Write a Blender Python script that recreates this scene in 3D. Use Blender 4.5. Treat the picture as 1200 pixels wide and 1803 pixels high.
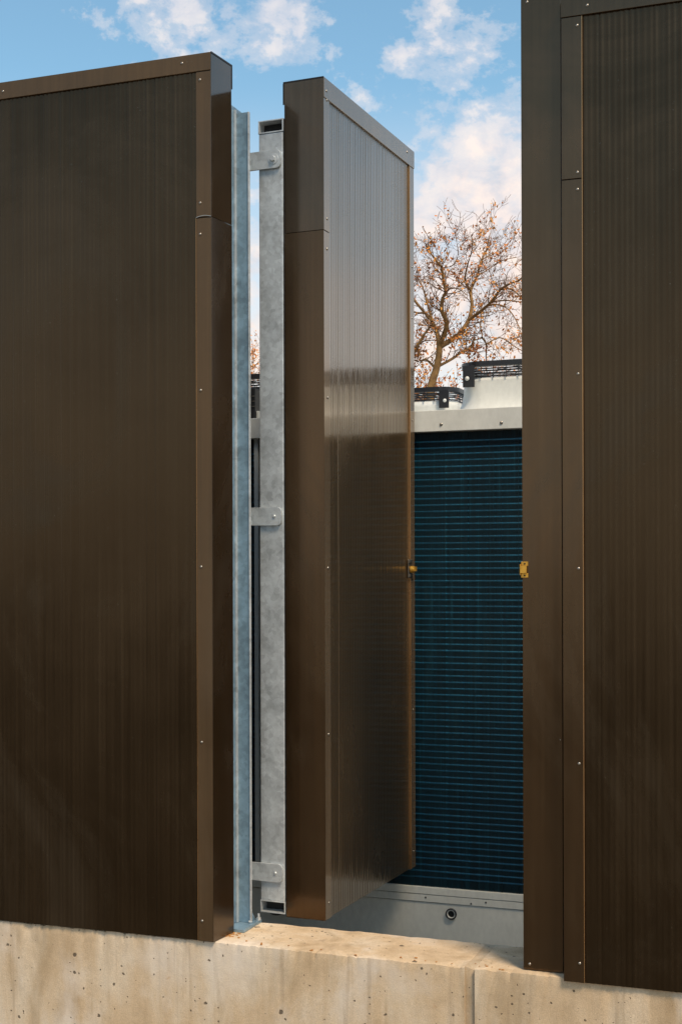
import bpy, bmesh, math, random
from mathutils import Vector, Matrix, noise
random.seed(7)
R = math.radians
for o in list(bpy.data.objects): bpy.data.objects.remove(o, do_unlink=True)
S = bpy.context.scene
COL = S.collection

# ------------------------------------------------------------------ camera
F = 2400.0                      # focal length in photo pixels (photo 1200 x 1803)
CX, CY = 600.0, 1000.0          # principal point
EYE = 1.10                      # eye above the top of the concrete wall (z = 0)
cd = bpy.data.cameras.new('camera'); cam = bpy.data.objects.new('camera', cd); COL.objects.link(cam)
cam.location = (0, 0, EYE); cam.rotation_euler = (R(90), 0.0028, 0)
cd.sensor_fit = 'HORIZONTAL'; cd.sensor_width = 36; cd.lens = 36*F/1200
cd.shift_y = (CY-901.5)/1200; cd.clip_start = 0.05; cd.clip_end = 2000
S.camera = cam
S.view_settings.view_transform = 'Standard'; S.view_settings.look = 'None'
S.view_settings.exposure = 0.95; S.view_settings.gamma = 1
S.view_settings.use_curve_mapping = False

# ------------------------------------------------------------------ sky and sun
SUN_EL, SUN_AZ = R(56), R(150)          # azimuth from +Y towards +X
SKY = 0.10
world = bpy.data.worlds.new('World'); S.world = world; world.use_nodes = True
nt = world.node_tree; nt.nodes.clear()
def N(t, typ, **kw):
    n = t.nodes.new(typ)
    for k, v in kw.items(): setattr(n, k, v)
    return n
def setin(n, **kw):
    for k, v in kw.items(): n.inputs[k.replace('_', ' ')].default_value = v
def math_n(t, op, a, b=None, c=None, clamp=False):
    n = N(t, 'ShaderNodeMath', operation=op, use_clamp=clamp)
    for i, v in enumerate((a, b, c)):
        if v is None: continue
        if isinstance(v, (int, float)): n.inputs[i].default_value = v
        else: t.links.new(v, n.inputs[i])
    return n.outputs[0]
def mixc(t, f, a, b, mode='MIX'):
    n = N(t, 'ShaderNodeMix', data_type='RGBA', blend_type=mode)
    for i, v in ((0, f), (6, a), (7, b)):
        if isinstance(v, (int, float)): n.inputs[i].default_value = v
        elif isinstance(v, tuple): n.inputs[i].default_value = (*v, 1) if len(v) == 3 else v
        else: t.links.new(v, n.inputs[i])
    return n.outputs[2]
def ramp(t, src, stops, interp='LINEAR'):
    n = N(t, 'ShaderNodeValToRGB'); n.color_ramp.interpolation = interp
    e = n.color_ramp.elements
    while len(e) < len(stops): e.new(0.5)
    for k, (p, c) in enumerate(stops):
        e[k].position = p; e[k].color = (*c, 1) if isinstance(c, tuple) else (c, c, c, 1)
    t.links.new(src, n.inputs[0]); return n.outputs[0]

sky = N(nt, 'ShaderNodeTexSky', sky_type='NISHITA', sun_disc=False, sun_elevation=SUN_EL, sun_rotation=SUN_AZ,
        air_density=1.0, dust_density=0.6, ozone_density=1.2)
tc = N(nt, 'ShaderNodeTexCoord'); sep = N(nt, 'ShaderNodeSeparateXYZ')
nt.links.new(tc.outputs['Generated'], sep.inputs[0])
z = sep.outputs[2]
mp = N(nt, 'ShaderNodeMapping'); mp.inputs['Scale'].default_value = (1, 1, 1.35); mp.inputs['Location'].default_value = (0.31, 0.07, 0.42)
nt.links.new(tc.outputs['Generated'], mp.inputs[0])
n1 = N(nt, 'ShaderNodeTexNoise'); setin(n1, Scale=17.0, Detail=10.0, Roughness=0.66, Distortion=0.15)
nt.links.new(mp.outputs[0], n1.inputs['Vector'])
n2 = N(nt, 'ShaderNodeTexNoise'); setin(n2, Scale=3.1, Detail=3.0, Roughness=0.5)
nt.links.new(mp.outputs[0], n2.inputs['Vector'])
dens = math_n(nt, 'ADD', math_n(nt, 'MULTIPLY', n1.outputs[0], 0.70), math_n(nt, 'MULTIPLY', n2.outputs[0], 0.30))
def skydir(px, py):
    v = Vector(((px-CX)/F, 1, (CY-py)/F)); return v.normalized()
# cloud banks: (photo position of the bank, radius, strength); one seen from here, others all round the sky
banks = [(270, 40, .042, .10), (330, 15, .030, .07), (480, 85, .026, .12), (520, 50, .024, .11), (700, 88, .014, .10), (760, 100, .026, .09), (870, 120, .022, .10),
         (755, 12, .012, .09), (740, 230, .036, .07), (800, 320, .06, .065), (880, 380, .05, .07), (640, 170, .016, .08), (880, 250, .03, .07), (820, 560, .09, .10), (450, 500, .06, .08),
         (440, 190, .028, -.09), (60, 60, .06, -.12), (640, 20, .03, -.10), (860, 20, .022, -.04), (700, 150, .016, -.05)]
acc = dens
for (px, py, rad, st) in banks:
    d = N(nt, 'ShaderNodeVectorMath', operation='DISTANCE'); d.inputs[1].default_value = skydir(px, py)
    nt.links.new(tc.outputs['Generated'], d.inputs[0])
    g = math_n(nt, 'MULTIPLY', math_n(nt, 'SMOOTH_MAX', math_n(nt, 'SUBTRACT', 1.0, math_n(nt, 'DIVIDE', d.outputs['Value'], rad*1.5)), 0.0, 0.2), st)
    acc = math_n(nt, 'ADD', acc, g)
n4 = N(nt, 'ShaderNodeTexNoise'); setin(n4, Scale=48.0, Detail=6.0, Roughness=0.6)
nt.links.new(mp.outputs[0], n4.inputs['Vector'])
acc = math_n(nt, 'ADD', acc, math_n(nt, 'MULTIPLY', math_n(nt, 'SUBTRACT', n4.outputs[0], 0.5), 0.36))
cover = ramp(nt, acc, [(0.49, 0.0), (0.56, 0.30), (0.64, 0.64), (0.78, 0.88)], 'EASE')
low = ramp(nt, z, [(0.0, 1.0), (0.17, 0.82), (0.26, 0.34), (0.34, 0.02)], 'EASE')
cloud_col = mixc(nt, low, (5.5, 5.1, 4.9), (5.9, 4.65, 3.8))
n3 = N(nt, 'ShaderNodeTexNoise'); setin(n3, Scale=34.0, Detail=8.0, Roughness=0.6, Distortion=0.3)
nt.links.new(mp.outputs[0], n3.inputs['Vector'])
shade = ramp(nt, n3.outputs[0], [(0.36, (0.70, 0.76, 0.86)), (0.50, (0.92, 0.90, 0.92)), (0.62, (1.04, 0.99, 0.95))])
cloud_col = mixc(nt, 1.0, cloud_col, shade, 'MULTIPLY')
base = mixc(nt, 1.0, sky.outputs[0], (0.82, 1.03, 0.94), 'MULTIPLY')
hazec = mixc(nt, math_n(nt, 'MULTIPLY', low, 0.75), base, (5.4, 4.7, 4.45))
final = mixc(nt, cover, hazec, cloud_col)
bg = N(nt, 'ShaderNodeBackground'); bg.inputs['Strength'].default_value = SKY
nt.links.new(final, bg.inputs[0]); wo = N(nt, 'ShaderNodeOutputWorld'); nt.links.new(bg.outputs[0], wo.inputs[0])

sl = bpy.data.lights.new('sun', 'SUN'); sl.energy = 2.1; sl.angle = R(16); sl.color = (1.0, 0.80, 0.58)
so = bpy.data.objects.new('sun', sl); COL.objects.link(so)
sdir = Vector((math.sin(SUN_AZ)*math.cos(SUN_EL), math.cos(SUN_AZ)*math.cos(SUN_EL), math.sin(SUN_EL)))
so.rotation_euler = sdir.to_track_quat('Z', 'Y').to_euler(); so.location = sdir*30

# ------------------------------------------------------------------ materials
def mat(name):
    m = bpy.data.materials.new(name); m.use_nodes = True
    t = m.node_tree; b = t.nodes['Principled BSDF']; return m, t, b
def coord(t, sx=1, sy=1, sz=1, kind='Object'):
    c = N(t, 'ShaderNodeTexCoord'); p = N(t, 'ShaderNodeMapping'); p.inputs['Scale'].default_value = (sx, sy, sz)
    t.links.new(c.outputs[kind], p.inputs[0]); return p.outputs[0]
def tex(t, co, scale, detail=4, rough=0.5, dist=0.0):
    n = N(t, 'ShaderNodeTexNoise'); setin(n, Scale=scale, Detail=float(detail), Roughness=rough, Distortion=dist)
    t.links.new(co, n.inputs['Vector']); return n.outputs[0]
def bump(t, b, h, strength, dist=0.001):
    n = N(t, 'ShaderNodeBump'); setin(n, Strength=strength, Distance=dist); t.links.new(h, n.inputs['Height'])
    t.links.new(n.outputs[0], b.inputs['Normal'])

def brown(name, col, rough=0.30, metallic=0.55, streak=1.0, coat=0.0, coat_rough=0.07):
    m, t, b = mat(name)
    co = coord(t, 1, 1, 1); cs = coord(t, 60, 60, 1.1)
    a = tex(t, co, 2.2, 6, 0.6); s = tex(t, cs, 1.0, 4, 0.6)
    mixv = math_n(t, 'ADD', math_n(t, 'MULTIPLY', a, 0.6), math_n(t, 'MULTIPLY', s, 0.4))
    c1 = tuple(x*0.80 for x in col); c2 = tuple(x*1.22 for x in col)
    c = ramp(t, mixv, [(0.36, c1), (0.64, c2)])
    t.links.new(c, b.inputs['Base Color'])
    b.inputs['Metallic'].default_value = metallic
    r = ramp(t, math_n(t, 'ADD', math_n(t, 'MULTIPLY', s, 0.5*streak), math_n(t, 'MULTIPLY', a, 1-0.5*streak)), [(0.35, rough*0.75), (0.65, rough*1.35)])
    t.links.new(r, b.inputs['Roughness'])
    sm = ramp(t, tex(t, coord(t, 1, 1, .7), 1.3, 7, 0.68, 1.2), [(0.47, 0.0), (0.62, 1.0)])
    spk = ramp(t, tex(t, co, 150, 2, 0.5), [(0.74, 0.0), (0.78, 1.0)])
    c = mixc(t, math_n(t, 'MULTIPLY', sm, .10), c, (0.17, 0.14, 0.10)); c = mixc(t, math_n(t, 'MULTIPLY', spk, .4), c, (0.20, 0.18, 0.15))
    t.links.new(c, b.inputs['Base Color'])
    r = math_n(t, 'ADD', r, math_n(t, 'MULTIPLY', sm, 0.15)); t.links.new(r, b.inputs['Roughness'])
    b.inputs['Coat Weight'].default_value = coat; b.inputs['Coat Roughness'].default_value = coat_rough
    bump(t, b, tex(t, co, 260, 2, 0.5), 0.06, 0.0006)
    return m
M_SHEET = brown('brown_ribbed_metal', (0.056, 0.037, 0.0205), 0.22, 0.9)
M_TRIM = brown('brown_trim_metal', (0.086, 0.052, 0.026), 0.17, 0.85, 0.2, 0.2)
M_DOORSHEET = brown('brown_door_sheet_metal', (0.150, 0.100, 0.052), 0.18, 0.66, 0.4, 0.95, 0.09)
M_ENDGLOSS = brown('brown_gloss_end_metal', (0.085, 0.043, 0.013), 0.08, 0.8, 0.2, 1.0)
M_CAP = brown('brown_satin_cap_metal', (0.100, 0.060, 0.028), 0.38, 0.5, 0.2)
M_ENDSATIN = brown('brown_satin_end_metal', (0.060, 0.034, 0.014), 0.22, 0.75, 0.2, 0.5, 0.22)
M_DARKTRIM = brown('dark_cut_edge_metal', (0.012, 0.010, 0.008), 0.4, 0.3)
M_EDGE = brown('edge_highlight_metal', (0.42, 0.24, 0.11), 0.25, 0.8)  # paler and coppery: the folded edge's highlight put into the colour

def galv(name, tint):
    m, t, b = mat(name)
    co = coord(t)
    v = N(t, 'ShaderNodeTexVoronoi'); v.inputs['Scale'].default_value = 75; t.links.new(co, v.inputs['Vector'])
    a = tex(t, co, 9, 6, 0.65, 0.4); sp = tex(t, co, 45, 4, 0.6)
    k = math_n(t, 'ADD', math_n(t, 'MULTIPLY', a, 0.62), math_n(t, 'MULTIPLY', v.outputs['Color'], 0.14))
    k = math_n(t, 'ADD', k, math_n(t, 'MULTIPLY', sp, 0.18))
    c = ramp(t, k, [(0.34, tuple(x*0.60 for x in tint)), (0.52, tint), (0.66, tuple(min(1, x*1.3) for x in tint))])
    rust = ramp(t, tex(t, coord(t, 1, 1, 0.4), 26, 5, 0.7), [(0.70, 0.0), (0.76, 1.0)])
    c = mixc(t, math_n(t, 'MULTIPLY', rust, 0.5), c, (0.30, 0.19, 0.10))
    t.links.new(c, b.inputs['Base Color']); b.inputs['Metallic'].default_value = 0.55
    t.links.new(ramp(t, k, [(0.35, 0.5), (0.65, 0.36)]), b.inputs['Roughness'])
    bump(t, b, sp, 0.25, 0.001); return m
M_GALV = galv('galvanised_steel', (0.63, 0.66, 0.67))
M_GALVSKY = galv('galvanised_sky_tint_steel', (0.27, 0.40, 0.50))  # bluer, darker copy of the zinc: sky reflection put into the tint

def paint(name, col, rough=0.45, var=0.08, metallic=0.0):
    m, t, b = mat(name)
    a = tex(t, coord(t), 5, 6, 0.6); d = tex(t, coord(t, 1, 1, .5), 60, 4, 0.6)
    k = math_n(t, 'ADD', math_n(t, 'MULTIPLY', a, .6), math_n(t, 'MULTIPLY', d, .4))
    c = ramp(t, k, [(0.35, tuple(x*(1-var*1.6) for x in col)), (0.65, tuple(x*(1+var) for x in col))])
    t.links.new(c, b.inputs['Base Color']); b.inputs['Roughness'].default_value = rough
    b.inputs['Metallic'].default_value = metallic
    bump(t, b, tex(t, coord(t), 300, 2), 0.05, 0.0005); return m
M_WHITE = paint('white_powder_coat', (0.68, 0.70, 0.67), 0.42)
M_BASE = paint('lightened_base_paint', (0.75, 0.74, 0.66), 0.4)  # same white paint, lightened in colour to offset the shaded yard
M_BLACK = paint('black_plastic', (0.018, 0.019, 0.022), 0.38)
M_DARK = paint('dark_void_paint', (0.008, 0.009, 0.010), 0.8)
M_STEEL = paint('bright_fastener_steel', (0.34, 0.31, 0.27), 0.32, 0.1, 0.9)
M_BRASS = paint('yellow_latch_metal', (0.62, 0.34, 0.05), 0.33, 0.25, 0.6)
M_TUBE = paint('blue_coil_tube_paint', (0.005, 0.17, 0.30), 0.45, 0.35)

def fin_mat():
    m, t, b = mat('dark_blue_fin_coating')
    a = tex(t, coord(t, 140, 1, 1.2), 1.0, 3, 0.6); d = tex(t, coord(t, 400, 1, 30), 1.0, 3, 0.7)
    k = math_n(t, 'ADD', math_n(t, 'MULTIPLY', a, .65), math_n(t, 'MULTIPLY', d, .35))
    c = ramp(t, k, [(0.33, (0.006, 0.014, 0.020)), (0.55, (0.005, 0.040, 0.065)), (0.68, (0.02, 0.11, 0.16))])
    dirt = ramp(t, tex(t, coord(t, 26, 1, 2.2), 1.0, 5, 0.7), [(0.55, 0.0), (0.75, 1.0)])
    c = mixc(t, math_n(t, 'MULTIPLY', dirt, .35), c, (0.05, 0.10, 0.11))
    t.links.new(c, b.inputs['Base Color']); b.inputs['Roughness'].default_value = 0.5; return m
M_FIN = fin_mat()

def concrete(name='cast_concrete', tone=1.0):
    m, t, b = mat(name)
    co = coord(t); cs = coord(t, 3.0, 3.0, 0.8)
    big = tex(t, co, 2.6, 6, 0.6, 0.5); streak = tex(t, cs, 2.6, 6, 0.62, 0.3); fine = tex(t, co, 38, 6, 0.7); grain = tex(t, co, 330, 3, 0.6)
    k = math_n(t, 'ADD', math_n(t, 'MULTIPLY', big, .5), math_n(t, 'MULTIPLY', streak, .5))
    c = ramp(t, k, [(0.34, (0.30, 0.225, 0.135)), (0.46, (0.42, 0.335, 0.225)), (0.56, (0.475, 0.41, 0.31)), (0.68, (0.50, 0.46, 0.38))])
    c = mixc(t, 0.35, c, ramp(t, fine, [(0.3, (0.33, 0.30, 0.25)), (0.7, (0.62, 0.58, 0.5))]), 'MULTIPLY')
    c = mixc(t, 0.55, c, ramp(t, grain, [(0.3, (0.72, 0.71, 0.69)), (0.7, (1.22, 1.21, 1.2))]), 'MULTIPLY')
    pale = ramp(t, tex(t, coord(t, 1.0, 1.0, .7), 3.3, 5, 0.6, 0.3), [(0.50, 0.0), (0.66, 1.0)])
    c = mixc(t, math_n(t, 'MULTIPLY', pale, .65), c, (0.44, 0.42, 0.38))
    drip = ramp(t, tex(t, coord(t, 22, 22, 0.9), 1.0, 4, 0.6), [(0.60, 0.0), (0.72, 1.0)])
    c = mixc(t, math_n(t, 'MULTIPLY', drip, .42), c, (0.16, 0.12, 0.08))
    c = mixc(t, 1.0, c, (1.62*tone, 1.54*tone, 1.52*tone), 'MULTIPLY')
    brownst = ramp(t, tex(t, coord(t, 1.6, 1.6, .45), 5.0, 5, 0.6, 0.8), [(0.52, 0.0), (0.68, 0.8)])
    c = mixc(t, math_n(t, 'MULTIPLY', brownst, .52), c, (0.25, 0.17, 0.085))
    rust = ramp(t, tex(t, co, 17.0, 5, 0.65, 0.4), [(0.67, 0.0), (0.76, 1.0)])
    c = mixc(t, math_n(t, 'MULTIPLY', rust, .45), c, (0.42, 0.20, 0.06))
    # bug holes: cells, only some of them used, of uneven size and outline; clustered where a slow noise is high
    warp = N(t, 'ShaderNodeVectorMath', operation='MULTIPLY_ADD'); wn = N(t, 'ShaderNodeTexNoise'); setin(wn, Scale=90.0, Detail=3.0)
    t.links.new(co, wn.inputs['Vector']); t.links.new(wn.outputs['Color'], warp.inputs[0]); warp.inputs[1].default_value = (.009, .009, .012); t.links.new(co, warp.inputs[2])
    clus = ramp(t, tex(t, co, 5.0, 2), [(0.38, 0.45), (0.60, 1.0)])
    hole = None
    for (sc_, thr, gain, pw) in ((25.0, 0.74, 0.30, 1.3), (66.0, 0.56, 0.32, 1.3)):
        v = N(t, 'ShaderNodeTexVoronoi'); v.inputs['Scale'].default_value = sc_
        t.links.new(warp.outputs[0], v.inputs['Vector'])
        sc = N(t, 'ShaderNodeSeparateColor'); t.links.new(v.outputs['Color'], sc.inputs[0])
        rad = math_n(t, 'MULTIPLY', math_n(t, 'POWER', math_n(t, 'MAXIMUM', math_n(t, 'DIVIDE', math_n(t, 'SUBTRACT', sc.outputs[0], thr), 1-thr), 0.0), pw), gain)
        rad = math_n(t, 'MULTIPLY', rad, clus)
        h1 = math_n(t, 'MULTIPLY', math_n(t, 'SUBTRACT', rad, v.outputs['Distance']), 26.0, clamp=True)
        hole = h1 if hole is None else math_n(t, 'MAXIMUM', hole, h1)
    c = mixc(t, math_n(t, 'MULTIPLY', hole, .85), c, (0.075, 0.055, 0.035))
    t.links.new(c, b.inputs['Base Color']); b.inputs['Roughness'].default_value = 0.85
    h = math_n(t, 'SUBTRACT', math_n(t, 'ADD', math_n(t, 'MULTIPLY', fine, .8), math_n(t, 'MULTIPLY', grain, .35)), math_n(t, 'MULTIPLY', hole, 1.2))
    bump(t, b, h, 0.7, 0.0022); return m
M_CONC = concrete(); M_CONC_OLD = concrete('dark_joint_mortar', 0.82)  # joint copy: old mortar tone, darkened further for the groove's weak shadow

def simple_noise(name, c1, c2, scale, rough=0.9):
    m, t, b = mat(name)
    c = ramp(t, tex(t, coord(t), scale, 8, 0.65), [(0.35, c1), (0.65, c2)])
    t.links.new(c, b.inputs['Base Color']); b.inputs['Roughness'].default_value = rough
    bump(t, b, tex(t, coord(t), scale*6, 4), 0.4, 0.01); return m
M_GROUND = simple_noise('gravelly_earth', (0.10, 0.085, 0.06), (0.20, 0.17, 0.125), 1.5)
M_SLAB = simple_noise('yard_slab_concrete', (0.24, 0.22, 0.18), (0.36, 0.33, 0.28), 2.0)
M_BARK = simple_noise('ochre_bark', (0.14, 0.075, 0.028), (0.38, 0.21, 0.07), 6.0)
M_TWIG = simple_noise('brown_twig_bark', (0.13, 0.066, 0.036), (0.26, 0.14, 0.065), 5.0)
def leafm():
    m, t, b = mat('dry_orange_leaf')
    c = ramp(t, tex(t, coord(t), 2.5, 3), [(0.35, (0.26, 0.075, 0.020)), (0.5, (0.55, 0.19, 0.035)), (0.65, (0.72, 0.34, 0.07))])
    t.links.new(c, b.inputs['Base Color']); b.inputs['Roughness'].default_value = 0.8; return m
M_LEAF = leafm()

# ------------------------------------------------------------------ frames and helpers
U = Vector((0.9385, -0.3453)).normalized(); NN = Vector((-U.y, U.x))       # along the wall / into the yard
YAW = math.atan2(U.y, U.x)
def a_at(px, b):            # position along the wall of photo column px on the plane b
    r = (px-CX)/F; D = b/(NN.x*r+NN.y); return D*(U.x*r+U.y)
def z_at(px, py, b):
    r = (px-CX)/F; D = b/(NN.x*r+NN.y); return EYE + (CY-(py + 0.0028*(px-CX)))*D/F
def W(a, b, zz=0.0): return Vector((a*U.x+b*NN.x, a*U.y+b*NN.y, zz))

def link(name, me, parent=None, m=None):
    o = bpy.data.objects.new(name, me); COL.objects.link(o)
    if m and not me.materials: me.materials.append(m)
    if parent: o.parent = parent
    return o
def thing(name, label, cat, a, b, zz=0.0, group=None, rot=None, loc=None):
    o = bpy.data.objects.new(name, None); COL.objects.link(o); o.empty_display_size = 0.1
    o.location = loc if loc is not None else W(a, b, zz)
    o.rotation_euler = (0, 0, YAW if rot is None else rot)
    o['label'] = label; o['category'] = cat
    if group: o['group'] = group
    o['_a'] = a; o['_b'] = b; o['_z'] = zz
    return o
def finish(bm, name, m, parent, bevel=0.0, smooth=False):
    if bevel: bmesh.ops.bevel(bm, geom=bm.edges[:], offset=bevel, segments=2, affect='EDGES', profile=0.6)
    bmesh.ops.recalc_face_normals(bm, faces=bm.faces[:])
    me = bpy.data.meshes.new(name); bm.to_mesh(me); bm.free()
    if smooth:
        for p in me.polygons: p.use_smooth = True
    return link(name, me, parent, m)
def add_box(bm, x0, x1, y0, y1, z0, z1):
    vs = [bm.verts.new(p) for p in ((x0,y0,z0),(x1,y0,z0),(x1,y1,z0),(x0,y1,z0),(x0,y0,z1),(x1,y0,z1),(x1,y1,z1),(x0,y1,z1))]
    for f in ((0,3,2,1),(4,5,6,7),(0,1,5,4),(1,2,6,5),(2,3,7,6),(3,0,4,7)): bm.faces.new([vs[i] for i in f])
    return vs
def skew_box(name, m, parent, x, y, zr, k, bevel=0.0):
    bm = bmesh.new()
    for v in add_box(bm, x[0], x[1], y[0], y[1], zr[0], zr[1]): v.co.x += k*v.co.y
    return finish(bm, name, m, parent, bevel)
def box(name, m, parent, x, y, zr, bevel=0.0):
    """box in the parent's local frame"""
    bm = bmesh.new(); add_box(bm, x[0], x[1], y[0], y[1], zr[0], zr[1]); return finish(bm, name, m, parent, bevel)
def add_cyl(bm, p0, p1, r0, r1, n=8, cap=True):
    p0, p1 = Vector(p0), Vector(p1); d = (p1-p0).normalized()
    s = d.orthogonal().normalized(); q = d.cross(s)
    A = [bm.verts.new(p0+r0*(math.cos(6.28318*k/n)*s+math.sin(6.28318*k/n)*q)) for k in range(n)]
    B = [bm.verts.new(p1+r1*(math.cos(6.28318*k/n)*s+math.sin(6.28318*k/n)*q)) for k in range(n)]
    for k in range(n): bm.faces.new((A[k], A[(k+1)%n], B[(k+1)%n], B[k]))
    if cap: bm.faces.new(A[::-1]); bm.faces.new(B)
_riv = {}
def rivet_mesh(r, m):
    key = (r, m.name)
    if key in _riv: return _riv[key]
    bm = bmesh.new(); n = 10      # dome pointing to local -y
    rings = [(1.0, 0.0), (0.92, 0.25), (0.62, 0.5), (0.25, 0.6)]
    prev = None
    for rr, h in rings:
        cur = [bm.verts.new((r*rr*math.cos(6.28318*k/n), -r*h, r*rr*math.sin(6.28318*k/n))) for k in range(n)]
        if prev:
            for k in range(n): bm.faces.new((prev[k], prev[(k+1)%n], cur[(k+1)%n], cur[k]))
        prev = cur
    bm.faces.new(prev)
    bmesh.ops.recalc_face_normals(bm, faces=bm.faces[:])
    me = bpy.data.meshes.new('rivet'); bm.to_mesh(me); bm.free(); me.materials.append(m)
    for p in me.polygons: p.use_smooth = True
    _riv[key] = me; return me
def rivet(parent, x, y, zz, r=0.0042, m=None, rotz=0.0, name='rivet'):
    o = link(name, rivet_mesh(r, m or M_STEEL), parent); o.location = (x, y, zz); o.rotation_euler = (0, 0, rotz); return o
def ribbed(name, m, parent, x0, x1, y, z0, z1, pitch=0.0155, amp=0.0011, seed=0.0, face=-1, wob=0.0006):
    """vertically ribbed sheet in the local xz plane, crests towards face*y, with a little oil canning"""
    n = int(round((x1-x0)/pitch)); K = 8; rows = 20
    prof = [0, .15, .75, 1, 1, .75, .15, 0]
    rv = random.Random(int(seed*10)); ra = [rv.uniform(0.55, 1.5) for _ in range(n+1)]; rs = [rv.uniform(-.12, .12) for _ in range(n+1)]
    xs = [(x0+(i/K+(rs[i//K] if i % K else 0))*(x1-x0)/n, prof[i % K]*ra[i//K]) for i in range(n*K+1)]
    V, Fc = [], []
    for j in range(rows+1):
        zz = z0+(z1-z0)*j/rows
        for (xx, h) in xs:
            w = noise.noise(Vector((xx*2.3+seed, zz*1.3, seed)))*wob*3 + noise.noise(Vector((xx*9+seed, zz*2.5, 3+seed)))*wob
            V.append((xx, y+face*(h*amp+w), zz))
    L = len(xs)
    for j in range(rows):
        for i in range(L-1):
            a = j*L+i; q = (a, a+1, a+1+L, a+L)
            Fc.append(q if face < 0 else q[::-1])
    me = bpy.data.meshes.new(name); me.from_pydata(V, [], Fc); me.materials.append(m)
    for p in me.polygons: p.use_smooth = True
    o = bpy.data.objects.new(name, me); COL.objects.link(o); o.parent = parent; return o

# ------------------------------------------------------------------ ground
def sheet(name, m, x0, x1, y0, y1, zz, th=0.0):
    bm = bmesh.new()
    vs = [bm.verts.new(p) for p in ((x0,y0,zz),(x1,y0,zz),(x1,y1,zz),(x0,y1,zz))]; bm.faces.new(vs)
    o = finish(bm, name, m, None); o['kind'] = 'structure'; return o
sheet('ground', M_GROUND, -600, 600, -600, 600, -0.62)
bm = bmesh.new(); add_box(bm, -7, 6, 0.10, 5.0, -0.60, -0.42)
yard = finish(bm, 'yard_slab', M_SLAB, None); yard['kind'] = 'structure'
yard.location = W(0, 3.886); yard.rotation_euler = (0, 0, YAW)

# ------------------------------------------------------------------ concrete wall (top at z = 0)
BF, BB = 3.633, 3.886
def concrete_wall():
    t = thing('concrete_wall', 'low beige cast concrete wall under the brown metal panels', 'wall', -1.4, BF, -0.62)
    ga0, ga1 = a_at(815, BF)+1.4, a_at(833, BF)+1.4
    def seg(x0, x1, y0, seed, m=M_CONC):
        nx = max(2, int((x1-x0)/0.007)); V = []; Fc = []
        ny = 8
        # profile goes up the front face, over the worn arris, and across the top
        zt = 0.62
        prof = [(0, 0.0), (0, 0.30), (0, 0.46), (0, 0.54), (0, 0.59), (0, zt-0.004), (0.0006, zt-0.0012), (0.003, zt)] + [(k*(BB-BF)/6, zt) for k in range(1, 6)] + [(BB-BF-0.004, zt), (BB-BF, zt-0.005), (BB-BF, 0)]
        L = len(prof)
        for i in range(nx+1):
            xx = x0+(x1-x0)*i/nx
            for j, (py, pz) in enumerate(prof):
                w1 = noise.noise(Vector((xx*28, pz*28+seed, py*30)))*0.0022; w2 = noise.noise(Vector((xx*3, seed, pz*3)))*0.0014
                chip = max(0, noise.noise(Vector((xx*19+5, seed, 1.0)))-0.16)*0.016 + max(0, noise.noise(Vector((xx*70+5, seed, 1.0)))-0.1)*0.012
                dy = w1+w2; dz = w1*0.8+w2
                if j in (5, 6, 7): dy += chip*(1 if j < 7 else .8); dz -= chip*(1.0 if j > 5 else 1.4)
                if j in (0, L-1): dz = 0
                V.append((xx, y0*(1 if j < 8 else 0)+py+dy, pz+dz))
        for i in range(nx):
            for j in range(L-1):
                a = i*L+j; Fc.append((a, a+L, a+L+1, a+1))
        Fc.append(tuple(range(L))); e = nx*L; Fc.append(tuple(range(e+L-1, e-1, -1)))
        me = bpy.data.meshes.new('cast_section'); me.from_pydata(V, [], Fc); me.materials.append(m)
        for p in me.polygons[:-2]: p.use_smooth = True
        me.set_sharp_from_angle(angle=R(34))
        return link('cast_section', me, t)
    seg(-2.9, ga0, 0.0, 1.0); seg(ga0, ga1, 0.011, 7.0, M_CONC_OLD); seg(ga1, 3.6, 0.0, 3.0)
    rr = random.Random(4); bm = bmesh.new()      # rust crumbs and grit at the foot of the post and along the arris
    for k in range(90):
        px = rr.choice((rr.gauss(402, 7), rr.gauss(402, 7), rr.uniform(400, 900))); bb = BF+abs(rr.gauss(0, .03))+0.006 if px > 430 else BF+rr.uniform(.06, .11)
        q = a_at(px, bb)+1.4; r_ = rr.uniform(.0012, .0034)
        bmesh.ops.create_icosphere(bm, subdivisions=1, radius=r_, matrix=Matrix.Translation((q, bb-BF, 0.6215))@Matrix.Diagonal((rr.uniform(1, 2.2), 1.2, .6, 1)))
    g = finish(bm, 'rust_crumbs', M_RUST, t); g['kind'] = 'stuff'
    return t
M_RUST = simple_noise('orange_rust', (0.30, 0.12, 0.03), (0.50, 0.24, 0.07), 60.0)
concrete_wall()

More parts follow.
